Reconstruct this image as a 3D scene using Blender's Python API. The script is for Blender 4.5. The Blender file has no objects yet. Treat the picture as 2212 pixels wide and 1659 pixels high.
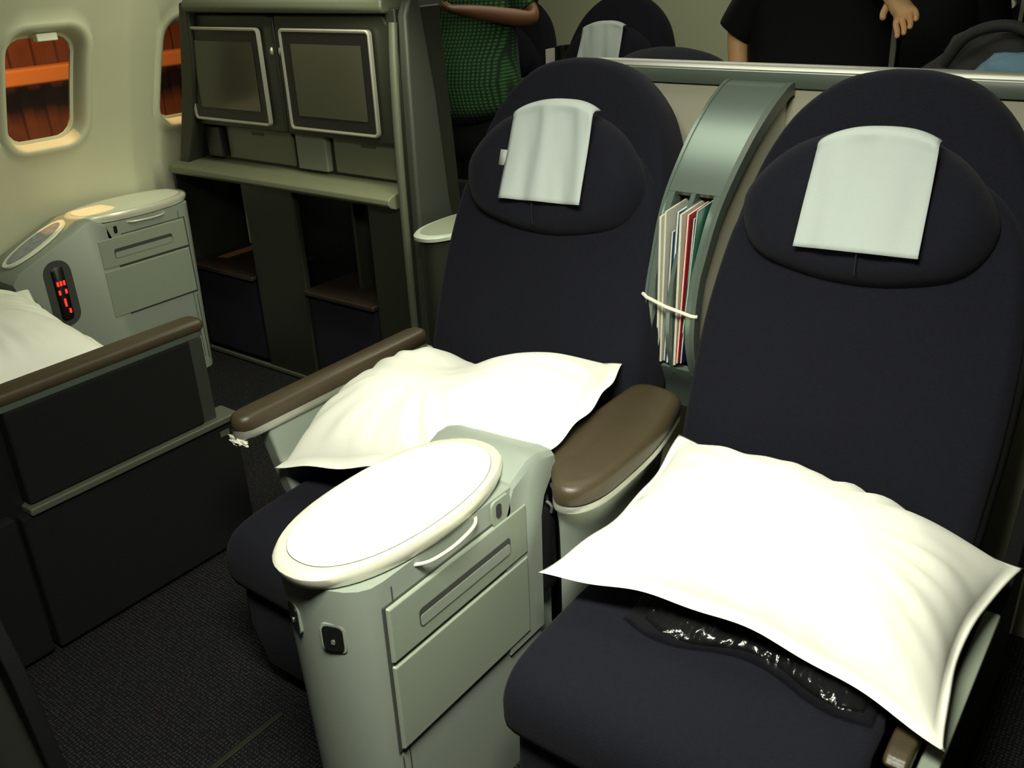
import bpy, bmesh, math, random
from mathutils import Vector, Matrix, noise
random.seed(7)
PI = math.pi
C = bpy.context.scene.collection
# ------------------------------------------------------------------ camera
def cam_axes(yaw, pitch, roll):
    y, p, r = map(math.radians, (yaw, pitch, roll))
    f = Vector((-math.sin(y)*math.cos(p), math.cos(y)*math.cos(p), -math.sin(p)))
    rt = Vector((math.cos(y), math.sin(y), 0)); up = rt.cross(f)
    return rt*math.cos(r)+up*math.sin(r), -rt*math.sin(r)+up*math.cos(r), f
r_, u_, f_ = cam_axes(37.66, 25.24, -2.51)
cd = bpy.data.cameras.new('camera'); cam = bpy.data.objects.new('camera', cd); C.objects.link(cam)
m = Matrix((r_, u_, -f_)).transposed().to_4x4(); m.translation = Vector((0, 0, 1.55)); cam.matrix_world = m
cd.sensor_width = 36; cd.lens = 36*1997/2212; cd.clip_start = .02
bpy.context.scene.camera = cam
# ------------------------------------------------------------------ world, lights, exposure
w = bpy.data.worlds.new('world'); bpy.context.scene.world = w; w.use_nodes = True
w.node_tree.nodes['Background'].inputs[0].default_value = (.02, .018, .03, 1)
w.node_tree.nodes['Background'].inputs[1].default_value = .5
vs = bpy.context.scene.view_settings
vs.view_transform = 'Standard'; vs.look = 'None'; vs.gamma = 1; vs.exposure = 0.0; vs.use_curve_mapping = False
def area(name, loc, target, sx, sy, power, col, spread=180):
    l = bpy.data.lights.new(name, 'AREA'); l.shape = 'RECTANGLE'; l.size = sx; l.size_y = sy; l.energy = power; l.color = col
    l.spread = math.radians(spread)
    o = bpy.data.objects.new(name, l); C.objects.link(o); o.location = loc
    o.rotation_euler = (Vector(target)-Vector(loc)).to_track_quat('-Z', 'Y').to_euler(); return o
area('reading_light_beam', (-.42, .42, 2.04), (-.80, 1.15, .6), .55, .35, 28, (1, 1, .84), 110)
area('ceiling_light_beam', (-.9, 1.9, 2.07), (-.9, 2.0, 0), 1.2, .5, 3.2, (1, 1, .8), 160)
area('sidewall_light_beam', (-2.75, 2.0, 1.93), (-3.3, 2.0, 1.0), .08, 3.4, 17.0, (1, 1, .72), 150)
area('aft_ceiling_light_beam', (-1.8, 3.4, 2.07), (-1.8, 3.5, 0), 1.5, .5, 6, (1, .98, .74), 170)
area('airport_floodlight', (-6.0, 3.2, 3.0), (-9.5, 3.5, .0), 1.0, 1.0, 120, (1, .38, .08), 150)
l = bpy.data.lights.new('apron_lamp', 'SPOT'); l.energy = 650; l.color = (1, .50, .14); l.spot_size = math.radians(15); l.shadow_soft_size = .05
o = bpy.data.objects.new('apron_lamp', l); C.objects.link(o); o.location = (-3.98, 1.95, 5.2)
o.rotation_euler = (Vector((-3.4, 1.98, 1.0))-o.location).to_track_quat('-Z', 'Y').to_euler()

# ------------------------------------------------------------------ materials
def mat(name, col, rough=.5, metal=0, bump=0, bscale=200, var=0, vscale=6, spec=.5, coat=0, sheen=0):
    m = bpy.data.materials.new(name); m.use_nodes = True; nt = m.node_tree; b = nt.nodes['Principled BSDF']
    b.inputs['Base Color'].default_value = (*col, 1); b.inputs['Roughness'].default_value = rough
    b.inputs['Metallic'].default_value = metal; b.inputs['Specular IOR Level'].default_value = spec
    b.inputs['Coat Weight'].default_value = coat; b.inputs['Sheen Weight'].default_value = sheen
    tc = nt.nodes.new('ShaderNodeTexCoord')
    if bump:
        n = nt.nodes.new('ShaderNodeTexNoise'); n.inputs['Scale'].default_value = bscale; n.inputs['Detail'].default_value = 3
        bp = nt.nodes.new('ShaderNodeBump'); bp.inputs['Strength'].default_value = bump; bp.inputs['Distance'].default_value = .002
        nt.links.new(tc.outputs['Object'], n.inputs['Vector']); nt.links.new(n.outputs['Fac'], bp.inputs['Height']); nt.links.new(bp.outputs['Normal'], b.inputs['Normal'])
    if var:
        n = nt.nodes.new('ShaderNodeTexNoise'); n.inputs['Scale'].default_value = vscale; n.inputs['Detail'].default_value = 4
        mx = nt.nodes.new('ShaderNodeMix'); mx.data_type = 'RGBA'
        mx.inputs[6].default_value = (*[c*(1-var) for c in col], 1); mx.inputs[7].default_value = (*[min(1, c*(1+var)) for c in col], 1)
        nt.links.new(tc.outputs['Object'], n.inputs['Vector']); nt.links.new(n.outputs['Fac'], mx.inputs[0]); nt.links.new(mx.outputs[2], b.inputs['Base Color'])
    return m
M = {}
M['navy'] = mat('navy_fabric', (.0088, .0092, .0145), .95, bump=.6, bscale=420, var=.3, vscale=160, spec=.12, sheen=.03)
M['navyseam'] = mat('navy_seam', (.008, .008, .013), .9)
M['cotton'] = mat('white_cotton', (.93, .94, .83), .9, bump=.15, bscale=500, spec=.2)
M['cloth'] = mat('headrest_cloth', (.45, .50, .48), .95, bump=.3, bscale=600, spec=.1)
M['grey'] = mat('grey_plastic', (.285, .325, .275), .42, var=.03, vscale=40, bump=.1, bscale=700)
M['grey2'] = mat('drawer_plastic', (.28, .325, .255), .45, bump=.1, bscale=700)
M['groove'] = mat('dark_groove', (.05, .055, .045), .7)
M['table'] = mat('table_laminate', (.90, .92, .76), .35, var=.02, vscale=30)
M['tablerim'] = mat('table_rim', (.80, .80, .66), .30, metal=.25)
M['metal'] = mat('silver_trim', (.50, .51, .45), .42, metal=.75)
M['brown'] = mat('brown_leather', (.056, .042, .021), .42, bump=.2, bscale=300, var=.1, vscale=30)
M['shell'] = mat('dark_shell', (.018, .020, .013), .45, bump=.15, bscale=500)
M['shellside'] = mat('shell_side', (.034, .038, .030), .5, bump=.15, bscale=500)
M['shellgrey'] = mat('shell_grey_green', (.075, .082, .058), .45)
M['shelf'] = mat('shelf_plastic', (.13, .14, .088), .45)
M['black'] = mat('black_plastic', (.008, .008, .009), .4)
M['blackfab'] = mat('black_fabric', (.006, .006, .007), .95, bump=.3, bscale=300, spec=.05)
M['frame'] = mat('screen_frame', (.42, .42, .37), .35, metal=.6)
M['screen'] = mat('dark_screen', (.045, .045, .03), .18, spec=.6)
M['wall'] = mat('cabin_wall', (.62, .63, .46), .55, bump=.1, bscale=400, var=.02, vscale=3)
M['wallgrey'] = mat('far_panel', (.24, .26, .18), .6, var=.08, vscale=2)
M['wallaft'] = mat('aft_partition', (.50, .53, .35), .6, var=.05, vscale=2)
M['bulk'] = mat('bulkhead_laminate', (.40, .39, .29), .55, bump=.1, bscale=500, var=.03)
M['darkgreen'] = mat('dark_green_trim', (.075, .095, .075), .4)
M['divider'] = mat('divider_grey_green', (.17, .22, .19), .27, metal=.5)
M['panelblack'] = mat('charcoal_carpet_panel', (.009, .0095, .009), .95, bump=.5, bscale=250, spec=.15)
M['ledge'] = mat('ledge_grey', (.075, .082, .06), .5)
M['paper'] = mat('paper', (.62, .61, .50), .8)
M['blue'] = mat('blue_cover', (.02, .09, .20), .4)
M['dblue'] = mat('dark_blue_cover', (.015, .02, .09), .4)
M['red'] = mat('red_cover', (.42, .02, .02), .4)
M['green'] = mat('green_cover', (.02, .13, .08), .4)
M['slate'] = mat('slate_cover', (.06, .08, .14), .5)
M['skin'] = mat('skin_dark', (.20, .085, .035), .55, bump=.2, bscale=80, var=.15, vscale=15)
M['skin2'] = mat('skin_tan', (.72, .42, .19), .55, var=.1, vscale=15)
M['hair'] = mat('hair', (.01, .008, .006), .7, bump=.8, bscale=120)
M['darkcloth'] = mat('black_clothes', (.008, .008, .009), .9, bump=.4, bscale=60, spec=.15)
M['bluecloth'] = mat('pale_blue_cloth', (.13, .24, .32), .9, bump=.4, bscale=60)
M['bag'] = mat('grey_bag', (.018, .017, .016), .8, bump=.5, bscale=60, var=.3)
M['ceil'] = mat('ceiling_panel', (.45, .46, .36), .7)
M['strap'] = mat('strap', (.10, .10, .08), .7)
M['band'] = mat('rubber_band', (.72, .72, .60), .5)
M['brownbld'] = mat('terminal_cladding', (.20, .085, .05), .8, var=.7, vscale=2.6)
M['orangepipe'] = mat('painted_beam', (.8, .42, .16), .6)
M['concrete'] = mat('apron_concrete', (.2, .18, .16), .9)
def emis(name, col, s):
    m = mat(name, col); b = m.node_tree.nodes['Principled BSDF']; b.inputs['Emission Color'].default_value = (*col, 1); b.inputs['Emission Strength'].default_value = s; return m
M['redled'] = emis('red_display', (1, .02, .01), 3)
M['lamp'] = emis('lamp_diffuser', (1, 1, .85), 1.5)
# carpet
m = mat('carpet', (.012, .012, .013), .95, bump=.8, bscale=350, spec=.1); nt = m.node_tree; b = nt.nodes['Principled BSDF']
tc = nt.nodes.new('ShaderNodeTexCoord'); vo = nt.nodes.new('ShaderNodeTexVoronoi'); vo.inputs['Scale'].default_value = 110; vo.inputs['Randomness'].default_value = .25
rp = nt.nodes.new('ShaderNodeValToRGB'); rp.color_ramp.elements[0].position = .15; rp.color_ramp.elements[0].color = (.040, .037, .033, 1)
rp.color_ramp.elements[1].position = .42; rp.color_ramp.elements[1].color = (.008, .008, .010, 1)
nt.links.new(tc.outputs['Object'], vo.inputs['Vector']); nt.links.new(vo.outputs['Distance'], rp.inputs[0]); nt.links.new(rp.outputs[0], b.inputs['Base Color'])
M['carpet'] = m
# green checked shirt
m = mat('green_checked_shirt', (.03, .16, .05), .9, bump=.3, bscale=90); nt = m.node_tree; b = nt.nodes['Principled BSDF']
tc = nt.nodes.new('ShaderNodeTexCoord'); outs = []
for ax, sc in (('X', 75), ('Z', 75)):
    wv = nt.nodes.new('ShaderNodeTexWave'); wv.bands_direction = ax; wv.inputs['Scale'].default_value = sc/ (2*PI)*2.0; wv.inputs['Distortion'].default_value = .3
    nt.links.new(tc.outputs['Object'], wv.inputs['Vector']); outs.append(wv)
mm = nt.nodes.new('ShaderNodeMath'); mm.operation = 'MULTIPLY'; nt.links.new(outs[0].outputs['Fac'], mm.inputs[0]); nt.links.new(outs[1].outputs['Fac'], mm.inputs[1])
rp = nt.nodes.new('ShaderNodeValToRGB'); rp.color_ramp.elements[0].position = .05; rp.color_ramp.elements[0].color = (.006, .028, .008, 1); rp.color_ramp.elements[1].position = .6; rp.color_ramp.elements[1].color = (.045, .16, .045, 1)
nt.links.new(mm.outputs[0], rp.inputs[0]); nt.links.new(rp.outputs[0], b.inputs['Base Color']); M['shirt'] = m
# clear plastic wrap
m = mat('clear_plastic_wrap', (.02, .02, .02), .16, bump=1.0, bscale=60); b = m.node_tree.nodes['Principled BSDF']; b.inputs['Transmission Weight'].default_value = .0; b.inputs['Alpha'].default_value = .22; b.inputs['Specular IOR Level'].default_value = 1
M['wrap'] = m
m = mat('window_glass', (.3, .3, .28), .05); b = m.node_tree.nodes['Principled BSDF']; b.inputs['Alpha'].default_value = .03
M['glass'] = m

# ------------------------------------------------------------------ helpers
def link(name, me, material, parent=None, smooth=True, auto=None):
    o = bpy.data.objects.new(name, me); C.objects.link(o)
    if material is not None: me.materials.append(material)
    if smooth:
        for p in me.polygons: p.use_smooth = True
    if parent is not None: o.parent = parent
    return o
def bm_obj(name, bm, material, parent=None, smooth=True, bevel=0, seg=2, sub=0, sharp=40):
    bmesh.ops.recalc_face_normals(bm, faces=bm.faces)
    me = bpy.data.meshes.new(name); bm.to_mesh(me); bm.free()
    o = link(name, me, material, parent, smooth)
    if bevel:
        md = o.modifiers.new('bevel', 'BEVEL'); md.width = bevel; md.segments = seg; md.limit_method = 'ANGLE'; md.angle_limit = math.radians(35)
        md.harden_normals = True
    if sub:
        md = o.modifiers.new('sub', 'SUBSURF'); md.levels = sub; md.render_levels = sub
    if smooth and not sub:
        me.set_sharp_from_angle(angle=math.radians(sharp))
    return o
def tag(o, label, cat, group=None):
    o['label'] = label; o['category'] = cat
    if group: o['group'] = group
    return o
def empty(name, loc, label, cat, group=None):
    o = bpy.data.objects.new(name, None); C.objects.link(o); o.location = loc; o.empty_display_size = .1
    return tag(o, label, cat, group)
def struct(o): o['kind'] = 'structure'; return o
def parent_keep(root):
    """children are modelled in world coordinates: cancel the root's own location"""
    for ch in root.children: ch.matrix_parent_inverse = Matrix.Translation(-root.location)
def add_box(bm, x0, x1, y0, y1, z0, z1):
    vs_ = [bm.verts.new((x, y, z)) for x in (x0, x1) for y in (y0, y1) for z in (z0, z1)]
    for f in ((0,1,3,2), (4,6,7,5), (0,4,5,1), (2,3,7,6), (0,2,6,4), (1,5,7,3)): bm.faces.new([vs_[i] for i in f])
def box(name, mtl, x0, x1, y0, y1, z0, z1, parent=None, bevel=.004, seg=2):
    bm = bmesh.new(); add_box(bm, x0, x1, y0, y1, z0, z1); return bm_obj(name, bm, mtl, parent, bevel=bevel, seg=seg)
def loft(name, mtl, rings, parent=None, closed=True, cap0=True, cap1=True, bevel=0, sub=0, smooth=True, sharp=40, wrap=True):
    bm = bmesh.new(); R = [[bm.verts.new(p) for p in r] for r in rings]; n = len(rings[0])
    for a, b in zip(R[:-1], R[1:]):
        for i in range(n if closed else n-1):
            j = (i+1) % n
            bm.faces.new((a[i], a[j], b[j], b[i]))
    if cap0: bm.faces.new(R[0][::-1])
    if cap1: bm.faces.new(R[-1])
    return bm_obj(name, bm, mtl, parent, smooth, bevel, 2, sub, sharp)
def prism(name, mtl, poly, f0, f1, parent=None, bevel=.004, seg=2, sharp=40):
    """poly: 2D outline; f0, f1 map a 2D point to the two end planes"""
    return loft(name, mtl, [[f0(*p) for p in poly], [f1(*p) for p in poly]], parent, bevel=bevel, sharp=sharp)
def prismx(name, mtl, poly, x0, x1, parent=None, bevel=.004): return prism(name, mtl, poly, lambda a, b: (x0, a, b), lambda a, b: (x1, a, b), parent, bevel)
def prismy(name, mtl, poly, y0, y1, parent=None, bevel=.004): return prism(name, mtl, poly, lambda a, b: (a, y0, b), lambda a, b: (a, y1, b), parent, bevel)
def prismz(name, mtl, poly, z0, z1, parent=None, bevel=.004): return prism(name, mtl, poly, lambda a, b: (a, b, z0), lambda a, b: (a, b, z1), parent, bevel)
def rrect(cx, cy, w, h, r, n=6):
    pts = []
    for k, (sx, sy) in enumerate(((1, 1), (-1, 1), (-1, -1), (1, -1))):
        for i in range(n+1):
            a = PI/2*k + PI/2*i/n
            pts.append((cx+sx*(w/2-r)+r*math.cos(a), cy+sy*(h/2-r)+r*math.sin(a)))
    return pts
def superell(cx, cy, a, b, e=2.4, n=56):
    return [(cx+a*math.copysign(abs(math.cos(t))**(2/e), math.cos(t)), cy+b*math.copysign(abs(math.sin(t))**(2/e), math.sin(t))) for t in (2*PI*i/n for i in range(n))]
def tube(name, mtl, pts, r, parent=None, n=10, closed=False):
    pts = [Vector(p) for p in pts]; rings = []; N = len(pts)
    up = None
    for i, p in enumerate(pts):
        a = pts[(i-1) % N] if (closed or i) else p; b = pts[(i+1) % N] if (closed or i < N-1) else p
        t = (b-a).normalized()
        if up is None: up = Vector((0, 0, 1)) if abs(t.z) < .9 else Vector((0, 1, 0))
        s = t.cross(up).normalized(); up = s.cross(t).normalized()
        rr = r if not callable(r) else r(i/(N-1))
        rings.append([p+s*rr*math.cos(2*PI*k/n)+up*rr*math.sin(2*PI*k/n) for k in range(n)])
    if closed: rings.append(rings[0])
    bm = bmesh.new(); R = [[bm.verts.new(p) for p in rg] for rg in (rings[:-1] if closed else rings)]
    if closed: R.append(R[0])
    for a, b in zip(R[:-1], R[1:]):
        for i in range(n): bm.faces.new((a[i], a[(i+1) % n], b[(i+1) % n], b[i]))
    if not closed: bm.faces.new(R[0][::-1]); bm.faces.new(R[-1])
    return bm_obj(name, bm, mtl, parent, sharp=60)
def spline(pts, n=8, closed=False):
    """Catmull-Rom through the points"""
    P = [Vector(p) for p in pts]; out = []; N = len(P)
    for i in range(N if closed else N-1):
        g = (lambda k: P[k % N]) if closed else (lambda k: P[max(0, min(N-1, k))])
        a, b, c, d = g(i-1), g(i), g(i+1), g(i+2)
        for k in range(n):
            t = k/n
            out.append(.5*((2*b)+(c-a)*t+(2*a-5*b+4*c-d)*t*t+(3*b-a-3*c+d)*t**3))
    if not closed: out.append(P[-1])
    return out
def cushion(name, mtl, outline, depth_f, depth_b, T, parent=None, edge=.16, crown=.25, rings=9, back=True, wr=0):
    """padded slab: outline in (u,v); rounded edge of relative width `edge`; T maps (u,v,d)->world (d toward the front)"""
    cx = sum(p[0] for p in outline)/len(outline); cy = sum(p[1] for p in outline)/len(outline)
    bm = bmesh.new(); n = len(outline)
    def ring(s, d): return [bm.verts.new(T(cx+(p[0]-cx)*s, cy+(p[1]-cy)*s, d + (wr*noise.noise(Vector((p[0]*s*9, p[1]*s*9, 3))) if wr else 0))) for p in outline]
    prof = []
    for k in range(rings+1):                           # edge roll, front
        a = PI/2*k/rings; prof.append((1-edge*(1-math.cos(a)), depth_f*(1-crown)*math.sin(a)))
    for s in (.7, .5, .3, .12):
        if s < 1-edge: prof.append((s, depth_f*((1-crown)+crown*(1-(s/(1-edge))**2))))
    R = [ring(s, d) for s, d in prof]
    def strip(R):
        for a, b in zip(R[:-1], R[1:]):
            for i in range(n): bm.faces.new((a[i], a[(i+1) % n], b[(i+1) % n], b[i]))
    strip(R); bm.faces.new(R[-1])
    B = [R[0]]
    for k in range(1, 5):
        a = PI/2*k/4; B.append(ring(1-edge*.5*(1-math.cos(a)), -depth_b*math.sin(a)))
    strip(B); bm.faces.new(B[-1])
    return bm_obj(name, bm, mtl, parent, sharp=70)

# ------------------------------------------------------------------ setting: floor, walls, ceiling
struct(box('floor', M['carpet'], -3.5, 1.8, -1.6, 5.6, -.05, 0, bevel=0))
def wx(z):                                              # sidewall profile
    pts = [(-.1, -3.46), (.6, -3.49), (.85, -3.45), (1.0, -3.41), (1.2, -3.345), (1.4, -3.265), (1.6, -3.16), (1.8, -3.0), (2.0, -2.78), (2.2, -2.5)]
    for (a, xa), (b, xb) in zip(pts[:-1], pts[1:]):
        if z <= b: t = (z-a)/(b-a); return xa+(xb-xa)*t
    return pts[-1][1]
def wxs(z): return (wx(z-.06)+2*wx(z)+wx(z+.06))/4
WY, WP, WZ, WW, WH = 1.737, .612, 1.16, .285, .395
def bulge(y, c):
    t = abs(y-c)/(WP/2); return .030*(t-.55)/.45 if t > .55 else 0
bm = bmesh.new(); N = 96; ztop, zbot = 2.12, -.02
def hole(a, grow):                                       # rounded window outline around its centre
    ww, hh, r = WW/2+grow, WH/2+grow, .075+grow*.8
    ca, sa = math.cos(a), math.sin(a); lo, hi = 0, 1
    for _ in range(24):
        md = (lo+hi)/2; x, y = abs(ca*md), abs(sa*md)
        qx, qy = x-(ww-r), y-(hh-r)
        d = math.hypot(max(qx, 0), max(qy, 0))+min(max(qx, qy), 0)-r
        if d < 0: lo = md
        else: hi = md
    return ca*lo, sa*lo
for k in range(-3, 4):
    c = WY+WP*k; rr = []
    angs = []
    for i in range(N): angs.append(2*PI*(i+.5)/N)
    corners = [math.atan2(sz, sy) % (2*PI) for sy, sz in ((WP/2, ztop-WZ), (-WP/2, ztop-WZ), (-WP/2, zbot-WZ), (WP/2, zbot-WZ))]
    for cn in corners:
        j = min(range(N), key=lambda q: abs(angs[q]-cn)); angs[j] = cn
    offs = [(-.012, -.062), (-.009, -.035), (-.004, -.018), (0, -.006), (.005, .004), (.011, .009), (.018, .010), (.026, .007), (.034, 0)]
    for g, dx in offs:
        rr.append([bm.verts.new((wxs(WZ+hole(a, g)[1])+dx, c+hole(a, g)[0]+.06*hole(a, g)[1], WZ+hole(a, g)[1])) for a in angs])
    for t in (.06, .14, .24, .36, .5, .64, .78, .9, 1):
        ring = []
        for a in angs:
            hy, hz = hole(a, .034); ca, sa = math.cos(a), math.sin(a)
            s = min((WP/2)/abs(ca) if abs(ca) > 1e-6 else 9, ((ztop-WZ) if sa > 0 else (WZ-zbot))/abs(sa) if abs(sa) > 1e-6 else 9)
            yy = hy+.06*hz; yy = yy+(ca*s-yy)*t; zz = hz+(sa*s-hz)*t
            ring.append(bm.verts.new((wxs(WZ+zz)+bulge(c+yy, c), c+yy, WZ+zz)))
        rr.append(ring)
    for A, B in zip(rr[:-1], rr[1:]):
        for i in range(N): bm.faces.new((A[i], A[(i+1) % N], B[(i+1) % N], B[i]))
bmesh.ops.remove_doubles(bm, verts=bm.verts, dist=.0005)
wl = struct(bm_obj('wall_left', bm, M['wall'], sharp=50))
for n_, k in ((1, 0), (2, 1)):
    c = WY+WP*k
    g = [(wxs(WZ)-.10, c+hole(a, -.02)[0]+.06*hole(a, -.02)[1], WZ+hole(a, -.02)[1]) for a in [2*PI*i/48 for i in range(48)]]
    win = bpy.data.objects.new('window_%d' % n_, None); C.objects.link(win); struct(win); win.location = (wxs(WZ)-.08, c, WZ)
    def onw(a, gr, dx): h_ = hole(a, gr); return (wxs(WZ+h_[1])+dx, c+h_[0]+.06*h_[1], WZ+h_[1])
    A_ = [2*PI*i/48 for i in range(48)]
    loft('window_pane', M['glass'], [[onw(a, -.02, -.062) for a in A_], [onw(a, -.02, -.065) for a in A_]], win)
    loft('window_frame', M['wall'], [[onw(a, -.022, -.058) for a in A_], [onw(a, -.008, -.054) for a in A_], [onw(a, -.008, -.066) for a in A_], [onw(a, -.022, -.066) for a in A_], [onw(a, -.022, -.058) for a in A_]], win, cap0=False, cap1=False)
    zt = WZ+WH/2-.012; x_ = wxs(zt)
    hb = box('shade_handle', M['table'], x_-.045, x_-.012, c-.020, c+.055, zt-.022, zt+.004, win, bevel=.004)
    parent_keep(win)
# outside: terminal cladding and a painted beam lit by sodium lamps
o = box('terminal_building', M['brownbld'], -10.2, -9.8, -3, 12, -3, 6, bevel=0); tag(o, 'dark brown clad terminal wall seen outside through the cabin windows', 'building')
bm = bmesh.new()
for i in range(60): add_box(bm, -9.8, -9.74, -3+i*.25, -2.9+i*.25, -3, 6)
q = bm_obj('cladding_ribs', bm, M['brownbld'], o, smooth=False)
o = box('painted_beam', M['orangepipe'], -9.5, -9.3, -3, 12, .53, .69, bevel=.03); tag(o, 'orange horizontal beam lit at night outside the cabin windows', 'beam')
struct(box('ground', M['concrete'], -12, -3.7, -4, 13, -3.1, -3, bevel=0))
# ceiling, far walls, right wall
struct(box('wall_aft', M['wallaft'], -3.5, -1.95, 4.40, 4.45, 0, 2.2, bevel=0))
struct(box('wall_rear_left', M['wall'], -3.56, -3.50, 3.72, 5.6, 0, 2.2, bevel=0))
struct(box('ceiling', M['ceil'], -2.75, 1.6, -1.6, 5.6, 2.1, 2.2, bevel=0))
struct(box('wall_far', M['wallgrey'], -3.5, 1.8, 5.2, 5.3, 0, 2.2, bevel=0))
struct(box('wall_right', M['wallgrey'], 1.7, 1.8, -1.6, 5.6, 0, 2.2, bevel=0))
struct(box('wall_near', M['wallgrey'], -3.5, 1.8, -1.7, -1.6, 0, 2.2, bevel=0))
for (x0, x1, y0, y1, lab) in ((-.72, -.12, .22, .62, 'square ceiling reading lamp above the centre console'), (-1.5, -.3, 1.65, 2.15, 'long ceiling lamp above the privacy wall'), (-2.55, -1.05, 3.15, 3.65, 'long ceiling lamp above the far seat row')):
    r0 = empty('ceiling_lamp', ((x0+x1)/2, (y0+y1)/2, 2.1), lab, 'lamp', 'ceiling lamps')
    prismz('lamp_frame', M['metal'], [(x0, y0), (x1, y0), (x1, y1), (x0, y1)], 2.085, 2.1, r0, bevel=.003)
    prismz('lamp_diffuser', M['lamp'], [(x0+.02, y0+.02), (x1-.02, y0+.02), (x1-.02, y1-.02), (x0+.02, y1-.02)], 2.078, 2.09, r0, bevel=.003); parent_keep(r0)
# metal seat track in the floor
o = box('seat_track', M['metal'], -1.418, -1.403, .3, .92, 0, .004, bevel=.002); o.data.materials.clear(); o.data.materials.append(M['shell'])
tag(o, 'thin grey metal seat track set in the carpet', 'rail')

# ------------------------------------------------------------------ seats
K = .35
def seat_T(cx, y0, sgn=1, z0=.65):                 # backrest plane: u across, v = height, d toward the sitter
    nrm = Vector((0, -1, K)).normalized()
    def T(u, v, d): return Vector((cx+u*sgn, y0+sgn*(K*(v-z0)+nrm.y*d), v+nrm.z*d))
    return T
def back_outline(hw=.315, top=1.305, bot=.42, n=7):
    half = [(hw*.97, bot), (hw*.99, bot+.15), (hw, .70), (hw*.985, .84), (hw*.93, .97), (hw*.87, 1.06), (hw*.775, 1.15), (hw*.63, 1.225), (hw*.40, 1.283), (hw*.16, 1.303)]
    pts = half + [(0, 1.306)] + [(-x, y) for x, y in half[::-1]]
    pts = [(a, b if b < 1 else 1+(b-1)*(top-1)/.306) for a, b in pts]
    s = [(p.x, p.y) for p in spline([(a, b, 0) for a, b in pts], 4)]
    bt = [(-hw*.97+hw*1.94*k/8, bot-.0) for k in range(1, 8)]
    return s+bt
def head_outline(w=.235):
    P = [(-.228, 1.04), (-.205, 1.115), (-.14, 1.188), (-.05, 1.225), (.05, 1.225), (.14, 1.188), (.205, 1.115), (.230, 1.04), (.195, .967), (.10, .932), (0, .922), (-.10, .932), (-.19, .962)]
    return [(p.x*w/.235, p.y if p.y < 1.04 else 1.04+(p.y-1.04)*.84) for p in spline([(a, b, 0) for a, b in P], 4, closed=True)]
COVERS = []
COVER = ['white linen cover on the headrest of the left navy seat', 'white linen cover on the headrest of the nearest navy seat, on the right', 'grey-white cover on a far headrest just above the privacy wall rail', 'white cover on a far headrest largely hidden by the person in green']
def cloth_on_head(T, parent, hw=.112, z0=.995, z1=1.205, seed=0, skew=0, d0=.118, ux=.0):
    """linen cover: hangs down the front of the head cushion and folds over its top"""
    nu, nv = 22, 30; bm = bmesh.new(); G = []
    for j in range(nv+1):
        v = j/nv; row = []
        for i in range(nu+1):
            u = (i/nu*2-1)
            wv = noise.noise(Vector((u*2.2+seed, v*1.2, seed)))*.010*(1-.3*v)+noise.noise(Vector((u*4.5+v*2, v*1.6, seed*3)))*.004 + .004*math.sin(u*7+seed+v*2)*(1-v)
            if v < .72:
                t = v/.72; z = z0+(z1-.014-z0)*t; d = d0-.002*t+wv
                wd = hw*(1.0-.06*t)
            else:
                a = (v-.72)/.28*PI*.42; z = z1-.014+.022*math.sin(a)-.012*abs(u)**2.5; d = d0-.02+.02*math.cos(a)-.05*(1-math.cos(a))*.5+wv*.3; wd = hw*.94-.004*math.sin(a)
            z -= .010*abs(u)**3*v+(.012*abs(u)**2.5*(v/.72)**3 if v < .72 else 0)
            row.append(bm.verts.new(T(ux+u*wd+skew*(z-z0), z+.004*u, d)))
        G.append(row)
    for j in range(nv):
        for i in range(nu): bm.faces.new((G[j][i], G[j][i+1], G[j+1][i+1], G[j+1][i]))
    o = bm_obj('headrest_cover', bm, M['cloth'], None, sharp=80); tag(o, COVER[len(COVERS)], 'headrest cover', 'white linen headrest covers'); COVERS.append(o)
    md = o.modifiers.new('thick', 'SOLIDIFY'); md.thickness = .0035; md.offset = 0
    return o
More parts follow.
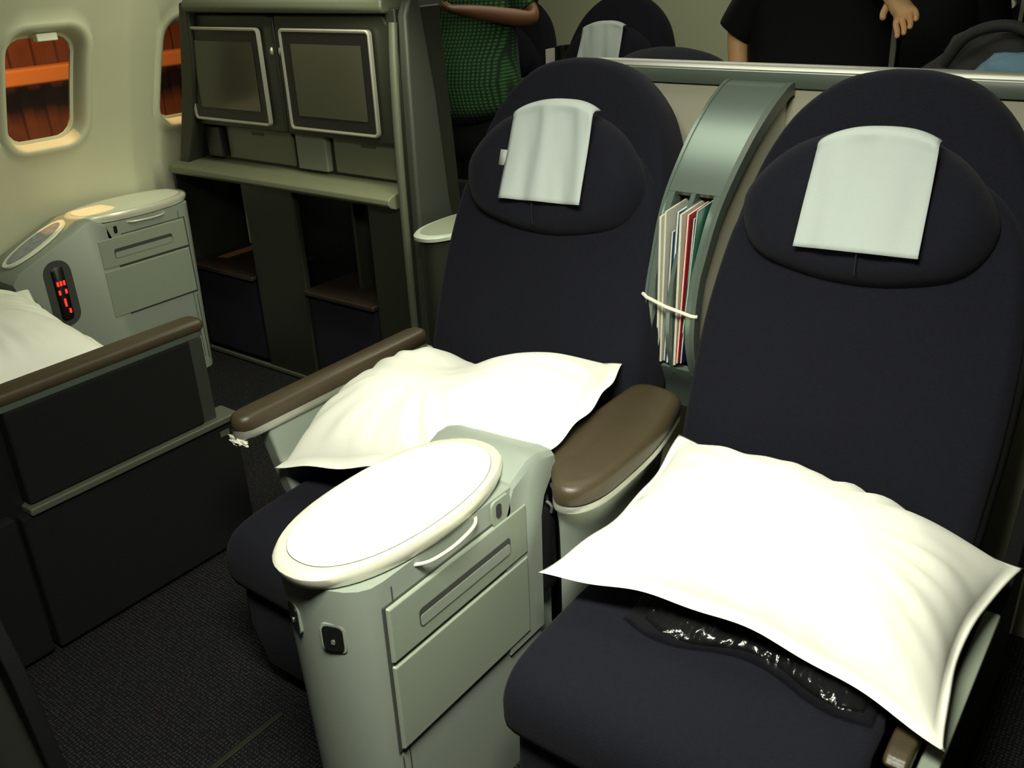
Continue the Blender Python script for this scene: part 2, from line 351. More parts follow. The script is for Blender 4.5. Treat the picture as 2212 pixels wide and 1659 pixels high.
def make_seat(cx, label, y0=1.68, top=1.305, cover=True, seat=True, sgn=1, head=True, legx=None, cushx=(-.30, .30), group='navy passenger seats', seed=0, tagside=True, simple=False, dz=0, yf=.93, cloth_x=0, head_x=0, cloth_z=.982):
    root = empty('passenger_seat', (cx, y0-.35*sgn, 0), label, 'seat', group)
    T = seat_T(cx, y0, sgn)
    T2 = lambda u, v, d: T(u, v, d)+Vector((0, .05*sgn, 0))
    cushion('seat_shell', M['navy'], back_outline(.315, top+dz), .06, .07, T2, root, edge=.07, crown=.05)
    # inner back pad, recessed under the arch
    pad = [(a*.93, .45+(b-.45)*.9) for a, b in back_outline(.315, top-.02)]
    pad = [(a, min(b, 1.12)) for a, b in pad]
    cushion('backrest', M['navy'], [(a*.985, b) for a, b in back_outline(.312, 1.16, bot=.44)], .055, .03, lambda u, v, d: T(u, v, d+.0), root, edge=.09, crown=.35)
    if head:
        hc = cushion('head_cushion', M['navy'], head_outline(.245), .098, .03, lambda u, v, d: T(u+head_x, v, d+.035), root, edge=.30, crown=.22, rings=10)
        if not simple:
            bm = bmesh.new(); pts = [T(.012, v_, .1315-.03*((1.0-v_)/.075)**2) for v_ in (.995, .98, .965, .95, .94)]
            tube('seam', M['navyseam'], pts, .0016, hc); 
            if tagside:
                bmq = bmesh.new()
                vv = [bmq.verts.new(T(a_, b_, .124)) for a_, b_ in ((-.100, 1.055), (-.074, 1.055), (-.074, 1.088), (-.100, 1.088))]; bmq.faces.new(vv)
                t_ = bm_obj('care_tag', bmq, M['cloth'], hc); md = t_.modifiers.new('t', 'SOLIDIFY'); md.thickness = .003
    if cover: cloth_on_head(T, root, seed=seed, d0=.138, ux=cloth_x, z0=cloth_z, z1=cloth_z+.21)
    if seat:
        x0, x1 = cx+cushx[0], cx+cushx[1]
        prof = [(1.70, .33), (1.70, .44), (1.5, .452), (1.25, .455), (1.08, .452), (1.0, .445), (.955, .43), (.93, .40), (.925, .36), (.935, .31), (1.0, .29)]
        prof = [(y0+(a-1.68)*sgn if a > 1.3 else yf+(a-.93)*sgn, b) for a, b in prof]
        rings = []
        P = [(p.x, p.y) for p in spline([(a, b, 0) for a, b in prof], 4)]
        cyc, czc = sum(a for a, b in P)/len(P), .38
        for xx, s in ((x0, .90), (x0+.006, .95), (x0+.02, .985), (x0+.05, 1), ((x0+x1)/2, 1.01), (x1-.05, 1), (x1-.02, .985), (x1-.006, .95), (x1, .90)):
            rings.append([(xx, cyc+(a-cyc)*(1-(1-s)*.35), czc+(b-czc)*s) for a, b in P])
        loft('seat_cushion', M['navy'], rings, root, sharp=70)
        lp = [(1.0, .33), (.95, .32), (.945, .2), (.975, .05), (1.02, .02), (1.12, .02), (1.12, .33)]
        lp = [(yf+(a-.93)*sgn, b) for a, b in lp]
        prismx('leg_rest', M['navy'], lp, x0+.01, x1-.01, root, bevel=.02)
        prismx('seat_base', M['blackfab'], [(yf+.19*sgn, 0), (y0-.02*sgn, 0), (y0-.02*sgn, .34), (yf+.19*sgn, .34)], x0+.02, x1-.02, root, bevel=.01)
    parent_keep(root); return root
sA = make_seat(-1.225, 'navy seat left of the oval table console with a white headrest cover and side tag', cushx=(-.30, .10), seed=1.3, cloth_x=.034, cloth_z=.988)
sB = make_seat(-.495, 'navy seat right of the oval table console, nearest on the right', cushx=(-.275, .285), seed=4.1, tagside=False, head_x=-.015, cloth_x=.008, cloth_z=.978)
make_seat(-1.17, 'navy seat top showing just behind the long privacy wall', y0=2.48, sgn=-1, cover=False, head=False, seat=False, simple=True, top=1.30)
make_seat(-2.33, 'far navy seat facing us with a grey-white cover, behind the privacy wall', y0=3.75, simple=True, seed=2, top=1.33, yf=3.25)
make_seat(-2.985, 'far navy seat partly behind the person in the green shirt', y0=3.75, simple=True, cloth_x=.05, seed=3, top=1.33, yf=3.25)

# ------------------------------------------------------------------ centre and window consoles
def console(label, dx=0, mir=None, dz=0, window=False):
    """mir: y -> mir - y (the window console faces the other way)"""
    Y = (lambda y: mir-y) if mir is not None else (lambda y: y)
    P = lambda x, y, z: (x+dx, Y(y), z+dz)
    root = empty('seat_console', (-.985+dx, Y(1.0), 0), label, 'console')
    # body: plan outline rounded at the front, tapering a little downwards
    def plan(z):
        t = (z-.0)/.7; xl, xr = -1.100+.004*(1-t), -.885; yf = .722+.022*(1-t)
        ye = 1.19 if window else 1.208; pts = [(xr, ye), (xr, yf+.075)]
        for i in range(1, 12):
            a = PI*i/12; pts.append(((xl+xr)/2+(xr-xl)/2*math.cos(a), yf+.075-.072*math.sin(a)**.8))
        pts += [(xl, yf+.075), (xl, ye)]
        return pts
    zs = [0.0, .15, .3, .45, .6, .655, .668]
    loft('console_body', M['grey'], [[P(x, y, z-(dz if z == 0 else 0)) for x, y in plan(z)] for z in zs], root, sharp=50)
    # neck under the table flares outward
    def oval(s, z, a=.120, b=.245): return [P(x, y, z) for x, y in superell(-.997, .950, a*s, b*s, 2.25)]
    loft('table_collar', M['grey'], [oval(.80, .650), oval(.86, .660), oval(.93, .671)], root)
    tt = loft('table_top', M['table'], [oval(.80, .688), oval(.88, .700), oval(.895, .7015), oval(.80, .7020)], root)
    loft('table_rim', M['tablerim'], [oval(.90, .7010), oval(.94, .7025), oval(.985, .700), oval(1.01, .693), oval(1.005, .683), oval(.975, .672), oval(.90, .669), oval(.885, .69), oval(.90, .7010)], root, cap0=False, cap1=False)
    # pull lip below the rim, drawer side
    pts = spline([P(-.888, .868, .655), P(-.872, .89, .655), P(-.866, .93, .655), P(-.867, .97, .656), P(-.874, 1.01, .657), P(-.888, 1.03, .658)], 5)
    tube('pull_lip', M['tablerim'], pts, .0034, root)
    # drawers on the right-hand face
    def face(y0, y1, z0, z1, th=.006, x=-.885): return [P(x, y0, z0), P(x, y1, z0), P(x, y1, z1), P(x, y0, z1)], [P(x+th, y0+.003, z0+.003), P(x+th, y1-.003, z0+.003), P(x+th, y1-.003, z1-.003), P(x+th, y0+.003, z1-.003)]
    gr = loft('groove_panel', M['groove'], face(.787, 1.172, .312, .622, .0012), root, smooth=False)
    for nm, z0, z1 in (('drawer', .506, .618), ('drawer', .317, .500)):
        d = loft(nm, M['grey2'], face(.793, 1.166, z0, z1, .0075), root, smooth=False)
        md = d.modifiers.new('b', 'BEVEL'); md.width = .002; md.segments = 2
        if z0 > .5:
            # recessed handle slot
            sl = [(a, b) for a, b in rrect(.985, .556, .25, .036, .008, 5)]
            loft('handle_slot', M['groove'], [[P(-.8785, a, b) for a, b in sl], [P(-.8765, a, b) for a, b in sl]], d, smooth=False)
            sl2 = rrect(.985, .550, .246, .022, .006, 5)
            loft('handle_scoop', M['grey'], [[P(-.877, a, b) for a, b in sl2], [P(-.8757, a, b) for a, b in sl2]], d, smooth=False)
    # shoulder behind the table
    sh = [(1.10, .60), (1.13, .675), (1.185, .700), (1.215, .700), (1.262, .685), (1.268, .655), (1.255, .64), (1.24, .62), (1.225, .60), (1.215, .56), (1.213, .30), (1.10, .30)]
    if window: sh = [(a, b) for a, b in []] or [(1.10, .60), (1.12, .672), (1.165, .698), (1.20, .695), (1.47, .575), (1.497, .548), (1.49, .525), (1.44, .48), (1.41, .43), (1.40, .30), (1.385, -.02), (1.10, -.02)]
    rings = [[P(x, a, b if b < .62 else .62+(b-.62)*s) for a, b in sh] for x, s in ((-1.115, .6), (-1.105, .9), (-1.08, 1), (-.91, 1), (-.888, .95), (-.880, .8))]
    loft('console_shoulder', M['grey'], rings, root, sharp=35)
    # seam line of the front column
    tube('seam', M['groove'], [P(-.8845, .812, z) for z in (.03, .2, .4, .55, .65)], .0012, root)
    tube('seam', M['groove'], [P(-.8845, .795, z) for z in (.02, .2, .30)], .0010, root)
    # headphone socket plate on the side
    def plate(nm, mt, y, z, w, h, r, x0, x1, par):
        return loft(nm, mt, [[P(x0, a, b) for a, b in rrect(y, z, w, h, r)], [P(x1, a, b) for a, b in rrect(y, z, w, h, r)]], par, sharp=30)
    sp = plate('socket_plate', M['grey2'], 1.093, .640, .052, .050, .010, -.886, -.880, root)
    plate('socket', M['black'], 1.085, .643, .014, .028, .006, -.881, -.8785, sp)
    # two black sockets on the rounded nose
    for fx, fz in ((.36, .575), (.64, .572)):
        a = PI*(1-fx); xm = -.9915; hw = .1065
        cxn, cyn = xm+hw*math.cos(a), .722+.0045+.075-.072*math.sin(a)**.8
        nx, ny = math.cos(a)*.75, -math.sin(a); L_ = math.hypot(nx, ny); nx /= L_; ny /= L_
        tx, ty = -ny, nx
        if tx < 0: tx, ty = -tx, -ty
        def nose(nm, mt, w, h, r, o0, o1, par, dz_=0):
            return loft(nm, mt, [[P(cxn+nx*oo+tx*u, cyn+ny*oo+ty*u, fz+v+dz_) for u, v in rrect(0, 0, w, h, r)] for oo in (o0, o1)], par, sharp=30)
        ps = nose('socket_surround', M['grey2'], .044, .056, .012, -.006, .0015, root)
        ps['label'] = 'grey surround of a black socket on the rounded nose'
        nose('socket_face', M['black'], .036, .048, .010, 0, .0035, ps)
        nose('socket_jack', M['metal'], .007, .009, .003, .003, .005, ps, -.006)
    # remote control niche behind the shoulder
    if window:
        nic = loft('remote_niche', M['groove'], [[P(-.884, a, b) for a, b in rrect(1.338, .47, .108, .25, .05)], [P(-.8785, a, b) for a, b in rrect(1.338, .47, .102, .244, .048)]], root)
    else:
        nic = loft('remote_niche', M['grey'], [[P(x, a, b) for a, b in [(1.195, .0), (1.29, .0), (1.29, .60), (1.262, .635), (1.195, .64)]] for x in (-1.06, -.912)], root, bevel=.006)
    rem = loft('remote_control', M['black'], [[P(x, a, b) for a, b in rrect(1.338 if window else 1.243, .47, w_, h_, .016)] for x, w_, h_ in ((-.90, .046, .20), (-.884 if not window else -.877, .046, .20), (-.880 if not window else -.872, .038, .19))], root)
    if not window: tube('remote_cord', M['metal'], spline([P(-.879, 1.232, .585), P(-.872, 1.238, .572), P(-.876, 1.243, .555)], 4), .003, rem)
    if window:
        bm = bmesh.new()
        for (yy, zz) in ((1.326, .510), (1.338, .510), (1.350, .510), (1.326, .478), (1.350, .478), (1.338, .445), (1.338, .432), (1.328, .405)):
            for q in ([P(-.8720, 0, 0)]):
                add_box(bm, q[0], q[0]+.0025, Y(yy)-.0032, Y(yy)+.0032, zz+dz-.008, zz+dz+.008)
        bm_obj('red_display', bm, M['redled'], rem, smooth=False)['label'] = 'glowing red handset buttons'
        # sloped end with a pale control panel
        def SL(u, v, h): # along slope
            a, b = 1.205+(1.475-1.205)*u, .698+(.578-.698)*u
            return P(-.985+v, a+.40*h, b+.91*h)
        E = superell(.5, 0, .46, .060, 2.1, 36)
        pr = loft('panel_rim', M['table'], [[SL(u, v, -.002) for u, v in E], [SL(u, v, .006) for u, v in E]], root)
        E = superell(.5, 0, .40, .045, 2.1, 36)
        loft('control_panel', M['slate2'], [[SL(u, v, .004) for u, v in E], [SL(u, v, .0075) for u, v in E]], pr)
    parent_keep(root); return root
M['slate2'] = mat('frosted_control_panel', (.30, .32, .36), .35, var=.5, vscale=60)
console('grey-green console with a white oval table top between the two navy seats')
console('grey console with red handset buttons standing below the cabin windows', dx=-2.32, mir=2.87, dz=.022, window=True)

# armrest between the seats
root = empty('armrest', (-.85, 1.42, 0), 'wide brown padded armrest behind the oval table console', 'armrest')
P = [(-.935, 1.30), (-.925, 1.275), (-.88, 1.25), (-.835, 1.195), (-.795, 1.200), (-.770, 1.25), (-.765, 1.34), (-.772, 1.48), (-.795, 1.60), (-.815, 1.655), (-.87, 1.67), (-.925, 1.66), (-.935, 1.58)]
P = [(p.x, p.y) for p in spline([(a, b, 0) for a, b in P], 4, closed=True)]
def shrink(P, d):
    cx = sum(a for a, b in P)/len(P); cy = sum(b for a, b in P)/len(P)
    return [(a-(d if a > cx else -d)*min(1, abs(a-cx)/.04), b-(d if b > cy else -d)*min(1, abs(b-cy)/.1)) for a, b in P]
def zslab(name, mtl, P, steps, par): return loft(name, mtl, [[(a, b, z) for a, b in shrink(P, d)] for d, z in steps], par, sharp=50)
zslab('arm_pad', M['brown'], P, [(.004, .615), (0, .622), (0, .640), (.003, .650), (.009, .656), (.02, .658)], root)
zslab('arm_trim', M['metal'], P, [(.006, .597), (.001, .601), (0, .606), (.003, .614)], root)
zslab('arm_body', M['grey'], [(a, b) for a, b in P], [(.045, .10), (.04, .45), (.022, .56), (.012, .598)], root)
parent_keep(root)
# aisle-side armrest of the left centre seat
root = empty('armrest', (-1.575, 1.35, 0), 'slim brown aisle armrest beside the far left edge of the centre seat pair', 'armrest')
P = [(-1.603, 1.07), (-1.595, 1.052), (-1.575, 1.043), (-1.553, 1.052), (-1.545, 1.07), (-1.543, 1.3), (-1.543, 1.64), (-1.56, 1.66), (-1.59, 1.66), (-1.605, 1.64), (-1.605, 1.3)]
zslab('arm_pad', M['brown'], P, [(.003, .620), (0, .625), (0, .642), (.004, .652), (.012, .657)], root)
zslab('arm_trim', M['metal'], P, [(.005, .601), (0, .605), (0, .612), (.002, .621)], root)
prismx('side_panel', M['grey'], [(1.115, .60), (1.155, .42), (1.20, .30), (1.68, .30), (1.68, .60)], -1.598, -1.553, root, bevel=.008)
bm = bmesh.new(); bmesh.ops.create_icosphere(bm, subdivisions=3, radius=1)
for v in bm.verts: k = 1+.9*noise.noise(v.co*3); v.co = Vector((-1.577+v.co.x*.026*k, 1.052+v.co.y*.010*k, .594+v.co.z*.009*k))
bm_obj('torn_wrap', bm, M['band'], root, smooth=False)['label'] = 'scrap of torn white wrapping at the armrest tip'
parent_keep(root)
# aisle armrest of the right seat, lowered, with its side panel
root = empty('armrest', (-.135, 1.4, 0), 'lowered aisle armrest right of the nearest seat, under the pillow edge', 'armrest')
prismx('panel_cap', M['grey2'], [(.99, .385), (.99, .400), (1.03, .405), (1.60, .405), (1.61, .385)], -.152, -.122, root, bevel=.004)
prismx('side_panel', M['panelblack'], [(1.0, 0), (.995, .384), (1.74, .384), (1.76, .44), (1.90, .80), (1.94, .80), (1.94, 0)], -.150, -.124, root, bevel=.004)
prismx('arm_pad', M['brown'], [(1.13, .405), (1.115, .42), (1.12, .436), (1.15, .442), (1.60, .442), (1.60, .405)], -.195, -.156, root, bevel=.01)
parent_keep(root)

# ------------------------------------------------------------------ privacy wall behind the pair
root = empty('privacy_wall', (-.6, 2.14, 0), 'long beige privacy wall with a silver top rail behind the two navy seats', 'partition')
prismy('wall_panel', M['bulk'], [(-1.20, 0), (.10, 0), (.10, 1.245), (-1.20, 1.245)], 2.10, 2.15, root)
prismy('wall_panel', M['bulk'], [(-1.31, 0), (-1.203, 0), (-1.203, 1.245), (-1.31, 1.245)], 2.10, 2.15, root)
pts = spline([(-1.335, 2.125, 1.256), (-1.31, 2.120, 1.261), (-1.24, 2.118, 1.262), (-1.1, 2.118, 1.262), (-.5, 2.118, 1.262), (.10, 2.118, 1.262)], 6)
rings = []
sec = [(-.030, -.020), (-.034, .002), (-.028, .016), (-.010, .022), (.02, .022), (.03, .012), (.03, -.02)]
for i, p in enumerate(pts):
    a = pts[max(i-1, 0)]; b = pts[min(i+1, len(pts)-1)]; t = (b-a).normalized(); s = Vector((t.y, -t.x, 0))
    rings.append([p-s*y+Vector((0, 0, z)) for y, z in sec])
loft('under_rail', M['darkgreen'], rings, root, sharp=45)
rings = []
sec = [(-.030, .012), (-.024, .022), (-.010, .027), (.012, .027), (.022, .020), (.022, .012)]
for i, p in enumerate(pts):
    a = pts[max(i-1, 0)]; b = pts[min(i+1, len(pts)-1)]; t = (b-a).normalized(); s = Vector((t.y, -t.x, 0))
    rings.append([p-s*y+Vector((0, 0, z)) for y, z in sec])
loft('top_rail', M['metal'], rings, root, sharp=45)
parent_keep(root)

# ------------------------------------------------------------------ curved divider with magazine pockets
root = empty('magazine_divider', (-.865, 1.9, 0), 'curved grey-green divider with magazine pockets between the two seatbacks', 'divider')
arc = [(2.085, 1.250), (2.05, 1.243), (1.97, 1.205), (1.88, 1.140), (1.785, 1.035), (1.74, .92), (1.718, .84), (1.716, .75), (1.745, .67), (1.79, .60), (1.82, .54)]
def XR(x, z):
    e = -.815+max(0, z-.9)*.10
    return -.94+(x+.94)*(e+.94)/.157
A = [(p.x, p.y) for p in spline([(a, b, 0) for a, b in arc], 5)]
def width(z): # left/right x edges widen a little upward
    return -.935, -.793
# side plates (beige) as filled profile
def side(name, x0, x1, mt):
    poly = [(y+.012, z) for y, z in A]+[(2.095, .40), (2.095, 1.238)]
    return loft(name, mt, [[(XR(x, z) if y < 2.08 else XR(x, 1.2), y, z) for y, z in poly] for x in (x0, x1)], root, sharp=30)
side('side_panel', -.805, -.797, M['bulk'])
side('side_panel', -.932, -.924, M['bulk'])
def strip(name, mt, idx0, idx1, x0, x1, th=.010, off=0):
    pts_ = A[idx0:idx1+1]; rings = []
    for i, (y, z) in enumerate(pts_):
        j0, j1 = max(i-1, 0), min(i+1, len(pts_)-1); ty, tz = pts_[j1][0]-pts_[j0][0], pts_[j1][1]-pts_[j0][1]; L_ = math.hypot(ty, tz); ny, nz = tz/L_, -ty/L_
        if ny > 0: ny, nz = -ny, -nz
        a_, b_ = XR(x0, z), XR(x1, z); rings.append([(a_, y+ny*off, z+nz*off), (b_, y+ny*off, z+nz*off), (b_, y-ny*th, z-nz*th), (a_, y-ny*th, z-nz*th)])
    o = loft(name, mt, rings, root, sharp=50); return o
i_top = min(range(len(A)), key=lambda i: abs(A[i][1]-1.065)); i_bot = min(range(len(A)), key=lambda i: abs(A[i][1]-.665) + (0 if A[i][0] < 1.78 else 9))
strip('upper_cover', M['divider'], 0, i_top, -.932, -.797, .012, .004)
strip('lower_cover', M['divider'], i_bot, len(A)-1, -.925, -.805, .012, .002)
for x0, x1 in ((-.932, -.915), (-.872, -.860), (-.812, -.797)): strip('pocket_rib', M['divider'], i_top-1, i_bot+1, x0, x1, .03, .003)
strip('edge_trim', M['darkgreen'], 0, i_bot+4, -.797, -.783, .022, .006)
strip('edge_trim', M['divider'], 0, len(A)-1, -.940, -.932, .014, .007)
bm = bmesh.new(); poly = [(y+.11, z) for y, z in A[i_top-2:i_bot+3]]
loft('pocket_back', M['groove'], [[(XR(x, z), y, z) for y, z in poly]+[(XR(x, z), y+.02, z) for y, z in poly[::-1]] for x in (-.925, -.805)], root, sharp=50)
parent_keep(root)
# magazines in the pockets
def ypath(z): # front surface y at height z
    best = min(A[:i_bot+6], key=lambda q: abs(q[1]-z)); return best[0]
def magazine(x, th, z0, z1, out, cover, label, lean=0, cat='magazine', depth=.15):
    x = XR(x, .85); lean = lean+.004; th = th*.82; z0 += .01
    r0 = empty('magazine', (x, ypath(z0)+.02, z0), label, cat, 'magazines in the divider pockets')
    yb0, yb1 = ypath(z0+.02)+.006-out*.3, ypath(.95)-out
    def rg(xx, ins=0): return [(xx, yb0+ins, z0), (xx+lean, yb1+ins, z1), (xx+lean, yb1+depth, z1+.012), (xx, yb0+depth-.02, z0)]
    loft('pages', M['paper'], [rg(x-th/2+.0008, .002), rg(x+th/2-.0008, .002)], r0, smooth=False)
    for sx in (-1, 1): loft('cover', cover, [rg(x+sx*th/2), rg(x+sx*(th/2-.0009))], r0, smooth=False)
    parent_keep(r0); return r0
magazine(-.908, .006, .672, 1.02, .020, M['paper'], 'cream magazine, leftmost in the left pocket of the divider', -.004)
magazine(-.899, .005, .672, 1.03, .012, M['paper'], 'thin cream booklet second from the left in the divider pockets', -.003)
magazine(-.889, .007, .675, .985, .004, M['slate'], 'slate blue magazine, shorter, beside the cream ones in the left divider pocket', .002)
magazine(-.879, .008, .672, 1.03, .004, M['blue'], 'blue-covered magazine at the right side of the left divider pocket', .006)
magazine(-.854, .006, .672, 1.03, .018, M['paper'], 'white card leaning at the left side of the right divider pocket', .0)
magazine(-.843, .007, .68, 1.03, .014, M['red'], 'red-covered magazine in the right divider pocket', .006)
magazine(-.833, .006, .68, 1.02, .002, M['dblue'], 'dark blue magazine between the red and green ones in the divider', .006)
magazine(-.822, .005, .76, 1.04, .010, M['green'], 'green-covered magazine, rightmost in the divider pockets', .008)
o = tube('rubber_band', M['band'], [(-.945, ypath(.845)-.004, .846), (-.93, ypath(.845)-.014, .843), (-.88, ypath(.83)-.018, .832), (-.822, ypath(.82)-.010, .818), (-.813, ypath(.82)-.002, .816)], .0042)
tag(o, 'thin white band stretched across the magazine pockets', 'band')

# ------------------------------------------------------------------ pillows
def pillow(name, corners, thick, label, sag=None, seed=0, down=.35, flange=.035, crown=None, parent=None, pinch=.035, floor=None, mtl=None, wrs=1.0):
    """corners: near-left, near-right, far-right, far-left"""
    c0, c1, c2, c3 = [Vector(c) for c in corners]; nu, nv = 72, 52; bm = bmesh.new()
    nrm = (c1-c0).cross(c3-c0).normalized()
    def mid(u, v):
        p = (c0*(1-u)+c1*u)*(1-v)+(c3*(1-u)+c2*u)*v
        e = pinch; ctr = (c0+c1+c2+c3)/4
        # edges pulled inwards between the corners
        du = math.sin(PI*v)*e*(1-2*u); dv = math.sin(PI*u)*e*(1-2*v)
        p = p+(c1-c0).normalized()*du*abs(1-2*u)+(c3-c0).normalized()*dv*abs(1-2*v)
        # small scallops along the rim
        s = max(abs(2*u-1), abs(2*v-1))**8
        p = p+nrm*s*.006*wrs*(math.sin(u*23+seed)+math.sin(v*19+seed*2))
        if sag: p.z += sag(u, v)
        return p
    def H(u, v):
        a, b = abs(2*u-1), abs(2*v-1); fl = flange
        a = min(1, a/(1-fl*1.2)); b = min(1, b/(1-fl*1.6))
        h = ((1-a**2.6)*(1-b**2.3))**.62
        wr = 0
        r = noise.noise(Vector((u*5+seed, v*4, seed)))*.10+noise.noise(Vector((u*11+seed, v*9, seed+4)))*.035
        ang = math.atan2((v-.5), (u-.5)); edge = max(a, b)
        rad = math.sin(ang*17+seed+2*math.sin(ang*5))*.14*edge**3*(1-edge**10)+math.sin(ang*29+seed*3)*.06*edge**4*(1-edge**12)
        return h*(1+(r+rad*1.3)*wrs)
    T = [[None]*(nu+1) for _ in range(nv+1)]; B = [[None]*(nu+1) for _ in range(nv+1)]
    for j in range(nv+1):
        for i in range(nu+1):
            u, v = i/nu, j/nv; u = .5-.5*math.cos(PI*u)*.35-.5*(1-2*u)*.65; v = .5-.5*math.cos(PI*v)*.35-.5*(1-2*v)*.65
            p = mid(u, v); h = H(u, v)*thick
            T[j][i] = bm.verts.new(p+nrm*(h+.0015))
            if i in (0, nu) or j in (0, nv): B[j][i] = T[j][i]
            else:
                q = p-nrm*(h*down+.0015)
                if floor is not None and q.z < floor: q.z = min(floor, p.z)
                B[j][i] = bm.verts.new(q)
    for j in range(nv):
        for i in range(nu):
            bm.faces.new((T[j][i], T[j][i+1], T[j+1][i+1], T[j+1][i])); f = (B[j][i], B[j+1][i], B[j+1][i+1], B[j][i+1])
            try: bm.faces.new(f)
            except ValueError: pass
    o = bm_obj(name, bm, mtl or M['cotton'], parent, sharp=180)
    tag(o, label, 'pillow', 'white airline pillows on the seats'); return o
pillow('pillow', [(-.812, 1.105, .520), (-.118, 1.150, .462), (-.108, 1.660, .480), (-.775, 1.575, .600)], .125,
       'large white pillow lying on the right navy seat', seed=1.7, floor=.462, wrs=.75, down=.12, sag=lambda u, v: .035*math.sin(PI*u)*(1-v)+.03*math.sin(PI*u)*v)
def sagA(u, v): return -.075*math.exp(-((u-.52)/.19)**2)*v
pillow('pillow', [(-1.555, 1.115, .500), (-.885, 1.235, .675), (-.955, 1.650, .690), (-1.530, 1.555, .615)], .135,
       'white pillow on the left navy seat, its right end propped on the armrest', seed=4.2, sag=sagA, floor=.462, pinch=-.016, wrs=.7)
pillow('pillow', [(-2.98, .72, .60), (-2.19, .70, .60), (-2.31, 1.20, .60), (-3.0, 1.33, .60)], .12,
       'cream pillow at the left edge, behind the dark aisle panel', seed=7.7, sag=lambda u, v: 0, floor=.462)

# dark blanket in a clear wrapper under the right pillow
bm = bmesh.new()
def blanket(name, mt, x0, x1, y0, y1, z0, z1, seed, amp, label, cat):
    nu, nv = 110, 80; bm = bmesh.new(); T = []; 
    for j in range(nv+1):
        r = []
        for i in range(nu+1):
            u, v = i/nu, j/nv; a, b = abs(2*u-1), abs(2*v-1)
            h = ((1-a**6)*(1-b**5))**.5
            z = z0+(z1-z0)*h + amp*.6*noise.noise(Vector((u*50, v*30, seed+3)))*(h**.5) + amp*(noise.noise(Vector((u*9, v*7, seed)))+.5*abs(noise.noise(Vector((u*24, v*18, seed)))))*(h**.5)
            r.append(bm.verts.new((x0+(x1-x0)*u+.008*noise.noise(Vector((u*4, v*4, seed+9))), y0+(y1-y0)*v-(.02*math.sin(u*9)), z)))
        T.append(r)
    for j in range(nv):
        for i in range(nu): bm.faces.new((T[j][i], T[j][i+1], T[j+1][i+1], T[j+1][i]))
    edge = T[0]+[T[j][nu] for j in range(1, nv+1)]+T[nv][::-1][1:]+[T[j][0] for j in range(nv-1, 0, -1)]
    bm.faces.new(edge[::-1])
    return bm_obj(name, bm, mt, None, sharp=180)
o = blanket('folded_blanket', M['blackfab'], -.63, -.24, 1.175, 1.56, .4575, .488, 3, .005, '', ''); tag(o, 'folded dark blanket under the large white pillow', 'blanket')
o2 = blanket('plastic_wrap', M['wrap'], -.66, -.22, 1.15, 1.57, .459, .494, 5, .013, '', ''); o2.parent = o; o2['label'] = 'crinkled clear plastic wrapper'
# crinkled end of the wrapper rising beside the armrest
bm = bmesh.new(); G = []
for j in range(25):
    r = []
    for i in range(31):
        u, v = i/30, j/24
        r.append(bm.verts.new((-.745+.035*v+.012*noise.noise(Vector((u*14, v*9, 2))), 1.17+.40*u, .495+.12*v*math.sin(PI*min(1, .15+u))+.012*noise.noise(Vector((u*17, v*11, 7))))))
    G.append(r)
for j in range(24):
    for i in range(30): bm.faces.new((G[j][i], G[j][i+1], G[j+1][i+1], G[j+1][i]))
o3 = bm_obj('wrapper_end', bm, M['wrapend'] if 'wrapend' in M else M['wrap'], o, sharp=180)
o3['label'] = 'bunched clear wrapper end'

# ------------------------------------------------------------------ aisle panel of the window seat (left foreground)
root = empty('aisle_armrest_panel', (-2.07, 1.05, 0), 'dark aisle side panel with a brown armrest top, left of the aisle', 'armrest')
def zs2(nm, mt, x0, x1, y0, y1, steps):
    P_ = rrect((x0+x1)/2, (y0+y1)/2, x1-x0, y1-y0, .02)
    return zslab(nm, mt, P_, steps, root)
zs2('arm_pad', M['brown'], -2.105, -2.035, .48, 1.325, [(.003, .672), (0, .677), (0, .690), (.004, .697), (.012, .700)])
zs2('arm_trim', M['darkgreen'], -2.100, -2.040, .48, 1.318, [(.0, .655), (0, .673)])
box('upper_panel', M['panelblack'], -2.10, -2.035, .775, 1.268, .412, .655, root, bevel=.008)
box('end_post', M['shellside'], -2.10, -2.042, 1.268, 1.31, .3, .655, root, bevel=.006)
box('panel_core', M['black'], -2.10, -2.062, .48, .775, .05, .655, root, bevel=.006)
box('panel_ledge', M['ledge'], -2.10, -2.020, .765, 1.365, .392, .412, root, bevel=.005)
box('lower_panel', M['panelblack'], -2.10, -2.030, .745, 1.36, .012, .392, root, bevel=.008)
box('end_panel', M['panelblack'], -2.10, -2.036, .50, .735, .012, .40, root, bevel=.008)
o = box('warning_plate', M['ledge'], -2.031, -2.0285, 1.30, 1.33, .355, .372, root, bevel=0)
parent_keep(root)
# window-side seat beyond the panel
root = empty('passenger_seat', (-2.55, .9, 0), 'dark window-side seat beneath the cream pillow at the left', 'seat')
prismx('seat_cushion', M['navy'], [(.3, .30), (.3, .455), (1.30, .455), (1.345, .43), (1.36, .38), (1.35, .31)], -3.0, -2.11, root, bevel=.02)
prismx('seat_base', M['blackfab'], [(.35, 0), (1.25, 0), (1.3, .3), (.35, .3)], -2.95, -2.13, root, bevel=.01)
prismx('leg_rest', M['navy'], [(1.29, .05), (1.35, .05), (1.385, .31), (1.31, .31)], -2.95, -2.16, root, bevel=.015)
parent_keep(root)
